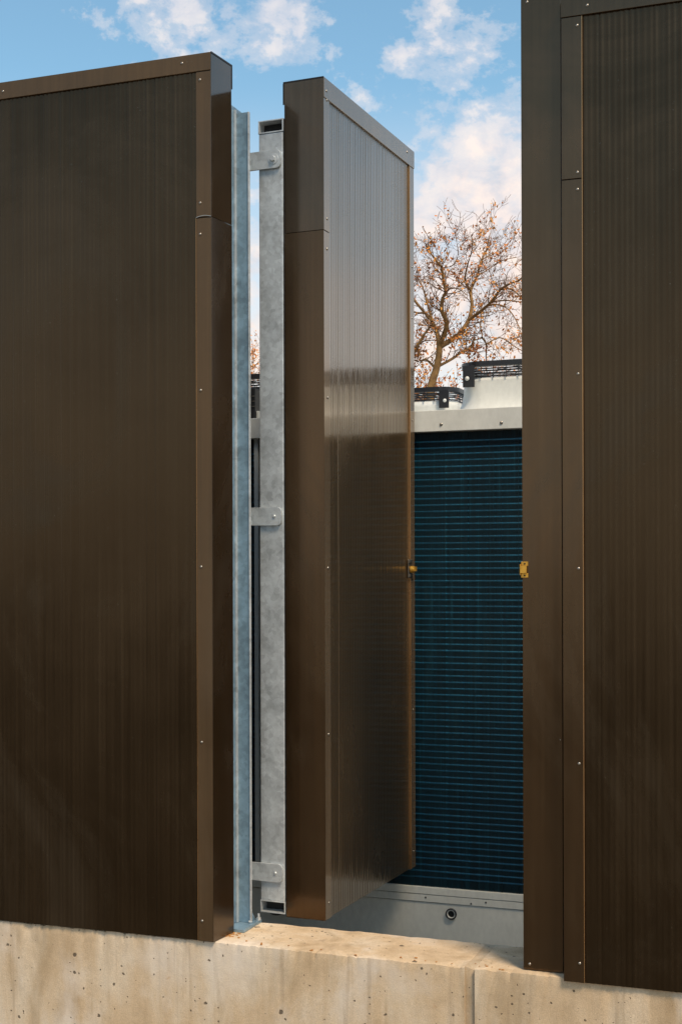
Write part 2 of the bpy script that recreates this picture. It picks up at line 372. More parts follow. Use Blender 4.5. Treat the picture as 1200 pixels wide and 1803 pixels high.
# ------------------------------------------------------------------ left screen panel
def left_panel():
    b = 3.623; aE = a_at(373.5, b); zt = EYE+1.5167; z0 = 0.002; T = 0.120; SK = 0.0105
    t = thing('screen_panel', 'wide brown ribbed metal panel left of the open gate, its narrow end showing', 'screen panel', aE, b, 0.0, 'brown ribbed screen panels')
    Lw = 2.6
    def zz(py, px=352): return z_at(px, py, b)
    trim_w = aE-a_at(347, b); caph = zt-zz(122, 373)
    ribbed('ribbed_sheet', M_SHEET, t, -Lw, -trim_w-0.0005, 0.005, z0, zt-caph*0.5, seed=2.0)
    box('top_cap', M_CAP, t, (-Lw, -0.0008), (-0.0015, T+0.002), (zt-caph, zt), 0.0012)
    skew_box('cap_rim', M_DARKTRIM, t, (-0.0004, 0.0022), (-0.0010, T+0.003), (zt-0.004, zt+0.0015), SK/T, 0.0005)
    skew_box('cap_rim', M_DARKTRIM, t, (-0.0004, 0.0022), (T-0.0008, T+0.003), (zt-0.072, zt-0.0045), SK/T, 0.0005)
    seam = zz(383)
    box('edge_trim', M_CAP, t, (-trim_w, -0.0002), (0.0002, 0.010), (seam+0.001, zt-caph-0.0012), 0.0012)
    box('edge_trim', M_CAP, t, (-trim_w, -0.0002), (0.0005, 0.010), (z0, seam-0.001), 0.0012)
    box('trim_lip', M_EDGE, t, (-trim_w-0.0012, -trim_w-0.0001), (-0.0004, 0.006), (z0, seam-0.001))
    bm = bmesh.new()      # curled overlap where the two trim lengths meet
    for k in range(12):
        x0 = -trim_w+trim_w*k/12; x1 = x0+trim_w/12
        f = lambda x: seam+0.004*math.sin(math.pi*(-x)/trim_w)
        vs = add_box(bm, x0, x1, -0.0014, 0.0015, 0, 0.0022)
        for v in vs: v.co.z += f(v.co.x)
    finish(bm, 'trim_lap', M_STEEL, t)
    skew_box('end_cover', M_ENDGLOSS, t, (-0.0006, 0.0008), (-0.0008, T-0.001), (seam+0.001, zt-0.0045), SK/T, 0.0004)
    skew_box('end_cover', M_ENDSATIN, t, (-0.0001, 0.0013), (-0.0003, T-0.001), (z0, seam-0.0005), SK/T, 0.0004)
    box('back_sheet', M_SHEET, t, (-Lw, -0.0115), (T-0.004, T-0.001), (z0, zt-caph-0.002))
    for k in range(3): box('inner_stud', M_GALV, t, (-0.6-k*0.9, -0.56-k*0.9), (0.012, T-0.006), (0.03, zt-caph-0.01))
    for py in (140, 357, 412, 687, 998, 1307, 1622):
        rivet(t, a_at(354, b)-aE, 0.0002, zz(py))
    rivet(t, a_at(323, b)-aE, -0.0014, zz(111, 323))
    rivet(t, a_at(323, b)-aE-0.62, -0.0014, zt-caph*0.55); rivet(t, a_at(323, b)-aE-1.3, -0.0014, zt-caph*0.55)
    return t
left_panel()

# ------------------------------------------------------------------ right screen panel and door jamb
def right_panel():
    b = 3.620; a0 = a_at(990, b); zt = EYE+1.531; zb = EYE-1.106; T = 0.104
    t = thing('screen_panel', 'wide dark brown ribbed metal panel at the right beside the flat door jamb', 'screen panel', a0, b, 0.0, 'brown ribbed screen panels')
    zz = lambda py, px=1018: z_at(px, py, b)
    capb = zz(31, 990); tw = a_at(1025.5, b)-a0; Lw = 2.4; seam = zz(314)
    ribbed('ribbed_sheet', M_SHEET, t, tw+0.0005, Lw, 0.005, zb, zt-0.03, seed=9.0)
    box('top_cap', M_TRIM, t, (-0.001, Lw), (-0.0015, T+0.001), (capb, zt), 0.0012)
    box('edge_trim', M_TRIM, t, (0, tw), (0.0002, 0.010), (seam+0.001, capb-0.0012), 0.001)
    box('edge_trim', M_TRIM, t, (0, tw), (0.0006, 0.010), (zb, seam-0.001), 0.001)
    box('trim_lip', M_EDGE, t, (tw+0.0002, tw+0.0018), (-0.0006, 0.006), (zb, capb-0.0015))
    box('end_cover', M_TRIM, t, (0.0004, 0.011), (0.0102, T-0.0004), (0.004, capb-0.002), 0.0008)
    box('back_sheet', M_SHEET, t, (0.0115, Lw), (T-0.004, T-0.001), (0.004, capb-0.002))
    for k in range(3): box('inner_stud', M_GALV, t, (0.5+k*0.85, 0.54+k*0.85), (0.014, T-0.006), (0.005, capb-0.01))
    for py in (44, 303, 333, 658, 1001, 1345, 1697): rivet(t, a_at(1018, b)-a0, 0.0002, zz(py))
    rivet(t, a_at(1036, b)-a0, -0.0014, zz(9, 1036)); rivet(t, a_at(1036, b)-a0+0.7, -0.0014, zt-0.03)
    return t
right_panel()

def jamb():
    b = 3.662; a0 = a_at(919, b); a1 = a_at(990.5, b)-0.002; zt = EYE+1.5505; zb = 0.003
    t = thing('door_jamb', 'tall flat brown metal jamb with a yellow latch keeper on its left edge', 'door jamb', a0, b, 0.0)
    w = a1-a0
    box('face_cover', M_TRIM, t, (0, w), (0, 0.0035), (zb, zt), 0.0013)
    box('return_flange', M_TRIM, t, (0.0002, 0.0035), (0.0040, 0.090), (zb, zt-0.001), 0.0008)
    box('inner_post', M_GALV, t, (0.006, 0.056), (0.006, 0.086), (zb, zt-0.02), 0.002)
    box('gap_shade_strip', M_DARK, t, (w-0.0105, w-0.0008), (0.0040, 0.10), (zb, zt-0.001))  # near-black strip painting the shade of the gap beside the panel
    box('top_rim', M_STEEL, t, (0.001, 0.014), (-0.001, 0.02), (zt+0.0005, zt+0.0022))
    for (px, py) in ((930, 3), (930, 1698), (985, 1303)):
        rivet(t, a_at(px, b)-a0, 0.0, z_at(px, py, b), 0.0042 if px < 980 else 0.0018)
    # keeper: folded yellow plate with a raised middle and two screw holes
    k = link('latch_keeper', bpy.data.meshes.new('latch_keeper'), t, M_BRASS)
    zc = z_at(921, 1003, b); bm = bmesh.new()
    add_box(bm, -0.006, 0.0135, -0.0022, -0.0002, -0.022, -0.010); add_box(bm, -0.006, 0.0135, -0.0022, -0.0002, 0.010, 0.022)
    add_box(bm, -0.007, 0.0105, -0.0105, -0.0022, -0.0100, 0.0100)
    add_box(bm, -0.0085, -0.0061, -0.0085, 0.018, -0.015, 0.015)
    bmesh.ops.bevel(bm, geom=bm.edges[:], offset=0.0006, segments=1, affect='EDGES'); bm.to_mesh(k.data); bm.free()
    k.location = (0.003, 0, zc)
    for dz in (-0.016, 0.016):
        s = link('screw', rivet_mesh(0.0026, M_DARK), k); s.location = (0.004, -0.0022, dz)
    return t
jamb()

# ------------------------------------------------------------------ galvanised gate post
def gate_post():
    aL = -1.7527; bw = 3.830
    t = thing('gate_post', 'slender galvanised steel post on a base plate at the end of the left panel', 'post', aL, bw, 0.0)
    zt1 = EYE+1.421; zt2 = EYE+1.402
    box('side_leg', M_GALVSKY, t, (-0.006, 0.0), (3.752-bw, 3.884-bw), (0.0105, zt1), 0.0018)
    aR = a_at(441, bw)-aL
    box('web', M_GALVSKY, t, (0.0004, aR-0.0045), (0, 0.005), (0.0105, zt2), 0.001)
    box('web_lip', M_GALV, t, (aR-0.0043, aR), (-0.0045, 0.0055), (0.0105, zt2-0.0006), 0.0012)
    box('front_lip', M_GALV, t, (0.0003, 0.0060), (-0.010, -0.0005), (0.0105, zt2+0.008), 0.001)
    box('mounting_leg', M_GALVSKY, t, (-0.056, -0.0065), (3.746-bw, 3.7515-bw), (0.0105, zt1), 0.001)
    box('base_plate', M_GALVSKY, t, (-0.075, a_at(458, 3.884)-aL+0.002), (3.752-bw, 3.884-bw), (0.0005, 0.0100), 0.0015)
    bm = bmesh.new()   # triangular gusset behind the web
    P = [(aR-0.012, 0.007, 0.0105), (aR-0.012, 0.045, 0.0105), (aR-0.012, 0.007, 0.05)]
    A = [bm.verts.new(p) for p in P]; B = [bm.verts.new((p[0]+0.006, p[1], p[2])) for p in P]
    bm.faces.new(A); bm.faces.new(B[::-1])
    for k in range(3): bm.faces.new((A[k], A[(k+1)%3], B[(k+1)%3], B[k]))
    finish(bm, 'gusset', M_GALVSKY, t)
    for (x, y) in ((-0.06, 0.03), (-0.06, -0.04), (aR+0.006, 0.040)):
        bm = bmesh.new(); add_cyl(bm, (x, y, 0.0102), (x, y, 0.018), 0.0075, 0.0075, 6); add_cyl(bm, (x, y, 0.018), (x, y, 0.030), 0.004, 0.004, 8)
        finish(bm, 'anchor_bolt', M_GALV, t)
    bm = bmesh.new()
    rr = random.Random(3)   # weld spatter at the foot of the web
    for k in range(9):
        bmesh.ops.create_icosphere(bm, subdivisions=1, radius=0.0035, matrix=Matrix.Translation((aR-0.004+rr.uniform(-.003,.004), rr.uniform(-.006,.004), 0.0115+rr.uniform(0,.004))))
    finish(bm, 'weld_bead', M_GALV, t)
    return t
POST = gate_post()

# ------------------------------------------------------------------ open gate leaf
DO = Vector(((571.5-CX)/F*4.2, 4.2)); DE = Vector(((730-CX)/F*4.965, 4.965))
DV = (DE-DO).normalized(); DP = Vector((-DV.y, DV.x)); DL = (DE-DO).length; DROT = math.atan2(DV.y, DV.x)
def dl(P):   # world xy -> leaf local
    q = Vector(P)-DO; return q.dot(DV), q.dot(DP)
def dz(py, D=4.2): return EYE+(CY-py)*D/F
def gate():
    zt = dz(134); zb = dz(1622); T = 0.1335
    t = thing('gate_leaf', 'narrow brown ribbed metal gate swung open inward between the two wide panels', 'gate', 0, 0, 0, loc=(DO.x, DO.y, 0), rot=DROT)
    caph = 0.062; tw = 0.047; seam = dz(404)
    # outer face is local y = 0 looking to -y ; thickness goes to +y ; near end x = 0
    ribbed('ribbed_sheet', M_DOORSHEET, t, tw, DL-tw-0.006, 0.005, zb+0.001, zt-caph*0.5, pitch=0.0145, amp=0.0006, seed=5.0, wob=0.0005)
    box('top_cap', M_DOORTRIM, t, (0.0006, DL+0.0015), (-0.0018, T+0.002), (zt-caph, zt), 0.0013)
    box('cap_rim', M_DARKTRIM, t, (-0.0016, 0.0004), (-0.0010, T+0.003), (zt-0.0035, zt+0.0012), 0.0005)
    box('cap_rim', M_DARKTRIM, t, (-0.0016, 0.0004), (T-0.0005, T+0.004), (zt-0.070, zt-0.004), 0.0005)
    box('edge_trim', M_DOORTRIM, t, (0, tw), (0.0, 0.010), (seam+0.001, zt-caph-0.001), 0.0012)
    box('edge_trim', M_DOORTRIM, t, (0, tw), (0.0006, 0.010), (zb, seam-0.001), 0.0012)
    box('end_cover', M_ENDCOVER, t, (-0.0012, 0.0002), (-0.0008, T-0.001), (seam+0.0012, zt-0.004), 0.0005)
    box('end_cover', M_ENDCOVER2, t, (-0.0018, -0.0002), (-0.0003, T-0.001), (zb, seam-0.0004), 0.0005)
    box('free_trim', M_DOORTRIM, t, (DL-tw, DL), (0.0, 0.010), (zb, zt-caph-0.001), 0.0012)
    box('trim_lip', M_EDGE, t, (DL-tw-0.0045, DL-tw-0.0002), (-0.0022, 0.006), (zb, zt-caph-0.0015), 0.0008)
    box('end_cover', M_TRIM, t, (DL-0.011, DL-0.0003), (0.0103, T), (zb, zt-caph-0.001), 0.0008)
    box('back_sheet', M_SHEET, t, (0.0115, DL-0.0115), (T-0.005, T-0.001), (zb, zt-caph-0.001))
    box('bottom_sheet', M_SHEET, t, (0.0115, DL-0.0115), (0.008, T-0.0055), (zb+0.001, zb+0.004))
    def fx(px):  # local x of photo column px on the leaf's face
        r = (px-CX)/F; D = (DO.x*DV.y-DO.y*DV.x)/(r*DV.y-DV.x); return (Vector((r*D, D))-DO).dot(DV)
    for py in (176, 385, 438, 700, 1000, 1293, 1590): rivet(t, fx(577.5), 0.0, dz(py, 4.225), 0.0045)
    rivet(t, fx(576), -0.0018, dz(160, 4.22), 0.0045); rivet(t, fx(718), -0.0018, dz(268, 4.90), 0.0045)
    for py in (470, 560, 740, 1250, 1500): rivet(t, DL-0.022, 0.0, dz(py, 4.94), 0.004)
    # tube frame on the yard side, open ends towards the hinge
    y0, y1 = T+0.0035, 0.2235; h = 0.004
    def htube(z0, z1):
        bm = bmesh.new(); X0, X1 = -0.001, DL-0.01
        def ring(x, i):
            return [bm.verts.new(p) for p in ((x, y0+i, z0+i), (x, y1-i, z0+i), (x, y1-i, z1-i), (x, y0+i, z1-i))]
        o0, i0, o1, i1 = ring(X0, 0), ring(X0, h), ring(X1, 0), ring(X1, h)
        for k in range(4):
            j = (k+1) % 4
            bm.faces.new((o0[k], o0[j], o1[j], o1[k])); bm.faces.new((i0[k], i1[k], i1[j], i0[j]))
            bm.faces.new((o0[k], i0[k], i0[j], o0[j])); bm.faces.new((o1[k], o1[j], i1[j], i1[k]))
        fr = finish(bm, 'frame_rail', M_GALV, t, 0.0008)
        box('rail_shade_block', M_DARK, fr, (0.035, 0.045), (y0+h+0.0005, y1-h-0.0005), (z0+h+0.0005, z1-h-0.0005))  # dark block added to deepen the shade inside the open tube end
    D = 4.27
    ztr = (dz(233, D), dz(210, D)); zbr = (dz(1608, D), dz(1586, D))
    htube(*ztr); htube(*zbr)
    box('frame_stile', M_GALV, t, (0.0006, 0.05), (y0+0.0015, y1-0.0015), (zbr[1]+0.0004, ztr[0]-0.0004), 0.003)
    box('frame_stile', M_GALV, t, (DL-0.07, DL-0.02), (y0+0.0015, y1-0.0015), (zbr[1]+0.0004, ztr[0]-0.0004), 0.003)
    # latch on the outer face near the free edge
    lt = link('latch', bpy.data.meshes.new('latch'), t, M_STEEL); bm = bmesh.new()
    add_box(bm, -0.034, 0.004, -0.0030, -0.0005, -0.032, 0.034); add_box(bm, -0.030, 0.0, -0.0065, -0.0030, 0.022, 0.032); add_box(bm, -0.030, 0.0, -0.0065, -0.0030, -0.030, -0.020)
    bmesh.ops.bevel(bm, geom=bm.edges[:], offset=0.0008, segments=1, affect='EDGES'); bm.to_mesh(lt.data); bm.free()
    lx = DL-tw+0.004
    lt.location = (lx, 0, dz(1002, 4.9))
    bm = bmesh.new(); add_cyl(bm, (-0.012, -0.003, -0.002), (-0.010, -0.017, -0.002), 0.013, 0.012, 14); add_box(bm, -0.020, 0.004, -0.022, -0.014, -0.009, 0.008)
    finish(bm, 'latch_knob', M_BRASS, lt, 0.001)
    # hinge straps, flat across the stile, each with a pin to the post
    for i, (ya, yb) in enumerate(((265, 297), (893, 925), (1520, 1552))):
        zc = (dz(ya, D)+dz(yb, D))/2; hh = (dz(ya, D)-dz(yb, D))/2
        yR = T+0.010; yL = 0.268
        bm = bmesh.new(); pts = []
        for k in range(6):
            an = math.pi/2*k/5; c = 0.014
            pts.append((yR+c-c*math.cos(an), hh-c+c*math.sin(an)))
        prof = pts + [(yL, hh), (yL, -hh)] + [(p[0], -p[1]) for p in pts[::-1]]
        A = [bm.verts.new((-0.0085, p[0], p[1])) for p in prof]; B = [bm.verts.new((-0.0016, p[0], p[1])) for p in prof]
        bm.faces.new(A); bm.faces.new(B[::-1]); nP = len(prof)
        for k in range(nP): bm.faces.new((A[k], A[(k+1)%nP], B[(k+1)%nP], B[k]))
        s = finish(bm, 'hinge_strap', M_GALV, t, 0.0012); s.location = (0, 0, zc)
        bm = bmesh.new()
        if i == 0:
            add_cyl(bm, (-0.0087, T+0.034, 0), (-0.0105, T+0.034, 0), 0.017, 0.017, 18); add_cyl(bm, (-0.0105, T+0.034, 0), (-0.017, T+0.034, 0), 0.0095, 0.0085, 6)
        else:
            add_cyl(bm, (-0.0087, T+0.034, 0), (-0.0120, T+0.034, 0), 0.0055, 0.0035, 10)
        finish(bm, 'hinge_bolt', M_GALV, s, 0.0006)
    return t
M_ENDCOVER2 = brown('brown_satin_cover_metal', (0.085, 0.050, 0.024), 0.19, 0.85, 0.2, 0.2)
M_ENDCOVER = brown('brown_gloss_cover_metal', (0.085, 0.053, 0.028), 0.085, 0.85, 0.2, 0.4)
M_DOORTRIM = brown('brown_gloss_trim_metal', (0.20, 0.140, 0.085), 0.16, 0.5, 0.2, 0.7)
gate()
# lugs welded on the back of the post that carry the hinge straps
lp = W(-1.7527, 3.83)
for (ya, yb) in ((265, 297), (893, 925), (1520, 1552)):
    zc = (dz(ya, 4.27)+dz(yb, 4.27))/2
    box('hinge_lug', M_GALVSKY, POST, (-0.020, -0.0062), (3.880-3.83, 3.945-3.83), (zc-0.026, zc+0.026), 0.001)

# ------------------------------------------------------------------ cooling unit in the yard
def unit():
    b = 4.80; aL, aR = -3.5, 0.7
    t = thing('cooling_unit', 'large white cooling unit with dark blue finned coil and black fan guards', 'cooling unit', -1.3, b, -0.42)
    X = lambda px, bb=b: a_at(px, bb)+1.3
    Z = lambda px, py, bb=b: z_at(px, py, bb)+0.42
    x0, x1 = aL+1.3, aR+1.3; dep = 2.25
    zc1 = Z(730, 762); zc0 = Z(730, 1561); zr = Z(730, 725)
    s1, s2 = Z(700, 1571.5), Z(700, 1585)
    box('base_panel', M_BASE, t, (x0, x1), (0.004, 0.03), (0.0, s2-0.0012), 0.001)
    box('base_strip', M_BASE, t, (x0, x1), (0.001, 0.03), (s2+0.0012, s1-0.0010), 0.001)
    box('base_lip', M_BASE, t, (x0, x1), (0.0, 0.03), (s1+0.0010, zc0), 0.001)
    box('top_rail', M_WHITE, t, (x0, x1), (-0.022, 0.03), (zc1, zr), 0.002)
    box('coil_backing', M_DARK, t, (x0+0.01, x1-0.01), (0.040, 0.05), (zc0+0.001, zc1-0.001))
    box('casing', M_WHITE, t, (x0+0.002, x1-0.002), (0.052, dep), (0.0, zr-0.002), 0.004)
    # coil tubes
    bm = bmesh.new(); rt = 0.0042
    add_cyl(bm, (x0+0.02, 0, 0), (x1-0.02, 0, 0), rt, rt, 6); me = bpy.data.meshes.new('coil_tube')
    bmesh.ops.recalc_face_normals(bm, faces=bm.faces[:]); bm.to_mesh(me); bm.free(); me.materials.append(M_TUBE)
    for p in me.polygons: p.use_smooth = True
    n = 70; pit = (zc1-zc0-0.045)/n; rr = random.Random(2)
    for k in range(n):
        o = link('coil_tube', me, t); o.location = (0, 0.0150+rr.uniform(-.0006, .0006), zc0+0.022+pit*(k+0.5)+rr.uniform(-.0005, .0005))
        o.rotation_euler = (0, rr.uniform(-.0004, .0004), 0)
    # fins
    V, Fc = [], []; p = 0.0042; nf = int((x1-x0-0.04)/p)
    for i in range(nf):
        x = x0+0.02+i*p+rr.uniform(-.0005, .0005); w = 0.0011; d0 = 0.0075+rr.uniform(0, .003); q = len(V)
        lean = rr.uniform(-.0004, .0004)
        V += [(x, d0, zc0+0.001), (x+w, d0, zc0+0.001), (x+w, 0.038, zc0+0.001), (x, 0.038, zc0+0.001),
              (x+lean, d0, zc1-0.001), (x+w+lean, d0, zc1-0.001), (x+w, 0.038, zc1-0.001), (x, 0.038, zc1-0.001)]
        Fc += [(q, q+1, q+5, q+4), (q+1, q+2, q+6, q+5), (q+3, q, q+4, q+7)]
    me = bpy.data.meshes.new('coil_fins'); me.from_pydata(V, [], Fc); me.materials.append(M_FIN)
    f = link('coil_fins', me, t); f['kind'] = 'stuff'
    # mullions
    for (xa, w) in ((X(448.3), X(456)-X(449)), (x0, 0.03), (x1-0.03, 0.03), (X(449)+2.35, 0.02)):
        box('coil_mullion', M_WHITE, t, (xa, xa+w), (-0.004, 0.0385), (zc0+0.0005, zc1-0.0005), 0.0012)
    for (px, py) in ((777, 747), (883, 744)): rivet(t, X(px, b-0.022), -0.0222, Z(px, py, b-0.022), 0.0062)
    for k in range(6): rivet(t, X(883)+0.22*(k+1), -0.0222, Z(883, 744), 0.0062)
    for (px, py) in ((747, 1581), (827, 1592), (853, 1590)): rivet(t, X(px), 0.0008, Z(px, py), 0.0034, M_DARK)
    # pipe grommets in the base: black ring, light sleeve, dark bore
    for (px, py, r) in ((792, 1610, 0.0205), (484, 1588, 0.052)):
        xc, zc = X(px), Z(px, py)
        def annulus(nm, m, ro, ri, ya, yb, par):
            bm = bmesh.new(); K = 28
            rg = [[bm.verts.new((xc+rad*math.cos(2*math.pi*k/K), yy, zc+rad*math.sin(2*math.pi*k/K))) for k in range(K)] for rad, yy in ((ro, yb), (ro, ya), (ri, ya), (ri, yb))]
            for q in range(3):
                for k in range(K): bm.faces.new((rg[q][k], rg[q][(k+1)%K], rg[q+1][(k+1)%K], rg[q+1][k]))
            return finish(bm, nm, m, par, 0, True)
        g = annulus('grommet', M_BLACK, r, r*0.80, -0.0035, 0.0035, t)
        annulus('sleeve', M_BASE, r*0.79, r*0.60, -0.0015, 0.0035, g)
        bm = bmesh.new(); add_cyl(bm, (xc, 0.0028, zc), (xc, 0.0038, zc), r*0.78, r*0.78, 24); finish(bm, 'bore', M_DARK, g)
    # added black box, pale stub and marks in place of a deeper fan guard cage
    zd = zr+0.0006; tb = box('guard_filler_box', M_BLACK, t, (X(430, 4.86), X(454, 4.86)), (0.035, 0.085), (zd, zd+0.125), 0.003)
    box('pale_stub', M_WHITE, tb, (X(454.5, 4.86), X(460, 4.86)), (0.045, 0.07), (zd, zd+0.035), 0.002)
    for k in range(3): box('wire_mark', M_STEEL, tb, (X(449, 4.86), X(454, 4.86)-0.001), (0.033, 0.0348), (zd+0.05+k*0.02, zd+0.054+k*0.02))
    # fans with rounded-square shrouds
    def rsq(hx, hy, rc, K=9):
        pts = []
        for (sx, sy, a0) in ((1, 1, 0), (-1, 1, 90), (-1, -1, 180), (1, -1, 270)):
            for k in range(K+1):
                an = R(a0+90*k/K); pts.append((sx*(hx-rc)+rc*math.cos(an), sy*(hy-rc)+rc*math.sin(an)))
        return pts
    def fan(xc, yc, zbase, ztop, hs):
        H = ztop-zbase
        prof = [(0.030, 0, .12), (0.018, 0.02*1, .12), (0.006, 0.05, .11), (0.0, 0.08, .10), (-0.004, H*0.62, .09), (-0.006, H-0.062, .09)]
        bm = bmesh.new(); prev = None
        for (o_, h_, rc) in prof:
            cur = [bm.verts.new((x, y, h_)) for x, y in rsq(hs+o_, hs+o_, rc)]
            if prev:
                L = len(cur)
                for k in range(L): bm.faces.new((prev[k], prev[(k+1)%L], cur[(k+1)%L], cur[k]))
            prev = cur
        inner = [bm.verts.new((x*0.93, y*0.93, H-0.062)) for x, y in rsq(hs, hs, .09)]
        L = len(inner)
        for k in range(L): bm.faces.new((prev[k], prev[(k+1)%L], inner[(k+1)%L], inner[k]))
        low = [bm.verts.new((x*0.93, y*0.93, 0.01)) for x, y in rsq(hs, hs, .09)]
        for k in range(L): bm.faces.new((inner[k], inner[(k+1)%L], low[(k+1)%L], low[k]))
        bm.faces.new(low)
        sh = finish(bm, 'fan_shroud', M_WHITE, t, 0, True); sh.location = (xc, yc, zbase)
        # black guard: rounded frame, two lower wires, radial and ring wires
        bm = bmesh.new()
        def loop(hx, zz, r, rc=0.085, n=6):
            pts = [Vector((x, y, zz)) for x, y in rsq(hx, hx, rc)]
            for k in range(len(pts)): add_cyl(bm, pts[k], pts[(k+1)%len(pts)], r, r, n)
        def band(h0, z0, z1, th):
            A = rsq(h0, h0, .09); B = rsq(h0-th, h0-th, .09-th*.5); L = len(A)
            rg = [[bm.verts.new((x, y, zz)) for x, y in PP] for PP, zz in ((A, z0), (A, z1), (B, z1), (B, z0))]
            for q in range(4):
                for k in range(L): bm.faces.new((rg[q][k], rg[q][(k+1)%L], rg[(q+1)%4][(k+1)%L], rg[(q+1)%4][k]))
        band(hs+0.004, H-0.022, H-0.002, 0.026)
        fr = finish(bm, 'fan_guard', M_BLACK, sh)
        bm = bmesh.new()
        loop(hs-0.002, H-0.030, 0.0026); loop(hs-0.002, H-0.038, 0.0030); loop(hs-0.004, H-0.047, 0.0030); loop(hs-0.006, H-0.058, 0.0030)
        for k in range(1, 9): 
            rad = hs*k/9; K = 28
            for q in range(K):
                a, c = 2*math.pi*q/K, 2*math.pi*(q+1)/K
                add_cyl(bm, (rad*math.cos(a), rad*math.sin(a), H-0.012+0.012*(1-k/9)), (rad*math.cos(c), rad*math.sin(c), H-0.012+0.012*(1-k/9)), 0.0018, 0.0018, 4, False)
        for q in range(16):
            a = 2*math.pi*q/16; add_cyl(bm, (0.03*math.cos(a), 0.03*math.sin(a), H), (hs*0.98*math.cos(a), hs*0.98*math.sin(a), H-0.016), 0.0022, 0.0022, 4, False)
        for k in range(40):   # short uprights round the frame
            for (sx, sy) in ((1, 0), (0, 1)):
                pass
        for s_ in (-1, 1):
            for k in range(14):
                w = -hs+0.09+(2*hs-0.18)*k/13
                add_cyl(bm, (w, s_*hs, H-0.066), (w, s_*hs, H-0.02), 0.0018, 0.0018, 4, False); add_cyl(bm, (s_*hs, w, H-0.066), (s_*hs, w, H-0.02), 0.0018, 0.0018, 4, False)
        finish(bm, 'guard_wires', M_BLACK, sh)
        # corner brackets with bolts
        for (sx, sy) in ((-1, -1), (1, -1), (1, 1), (-1, 1)):
            bm = bmesh.new(); x_, y_ = sx*(hs-0.045), sy*(hs+0.006)
            add_box(bm, x_-0.022, x_+0.022, y_-0.006, y_+0.004, H-0.098, H-0.018)
            br = finish(bm, 'guard_bracket', M_BLACK, sh, 0.001)
        for sx in (-1, 1): rivet(sh, sx*(hs-0.040), -(hs+0.0122), H-0.066, 0.0085, M_WHITE, name='guard_bolt')
        # motor hub and blades
        bm = bmesh.new(); add_cyl(bm, (0, 0, H-0.10), (0, 0, H-0.03), 0.09, 0.08, 20)
        for q in range(5):
            a = 2*math.pi*q/5; ca, sa = math.cos(a), math.sin(a)
            pts = [(0.08, -0.04, -0.02), (hs*0.86, -0.10, -0.03), (hs*0.86, 0.08, 0.02), (0.08, 0.04, 0.02)]
            vs = [bm.verts.new((x*ca-y*sa, x*sa+y*ca, H-0.07+z_)) for x, y, z_ in pts]
            vt = [bm.verts.new((x*ca-y*sa, x*sa+y*ca, H-0.066+z_)) for x, y, z_ in pts]
            bm.faces.new(vs); bm.faces.new(vt[::-1])
            for k in range(4): bm.faces.new((vs[k], vs[(k+1)%4], vt[(k+1)%4], vt[k]))
        finish(bm, 'fan_blades', M_BLACK, sh)
    hs = 0.40; bfr = 4.95; zt = EYE+0.772+0.42
    xB = X(806, bfr)+hs; xA = X(738, bfr)-hs-0.26
    yf = bfr-b+hs
    fan(xB, yf, zr-0.0005, zt, hs); fan(xA, yf, zr-0.0005, zt, hs); fan(xB+2*hs+0.14, yf, zr-0.0005, zt, hs)
    b2 = 5.80; x2 = X(800, b2)-hs; yr = b2-b+hs
    for k in (-1, 0, 1): fan(x2+k*(2*hs+0.14), yr, zr-0.0005, zt+0.030, hs)
    return t
unit()

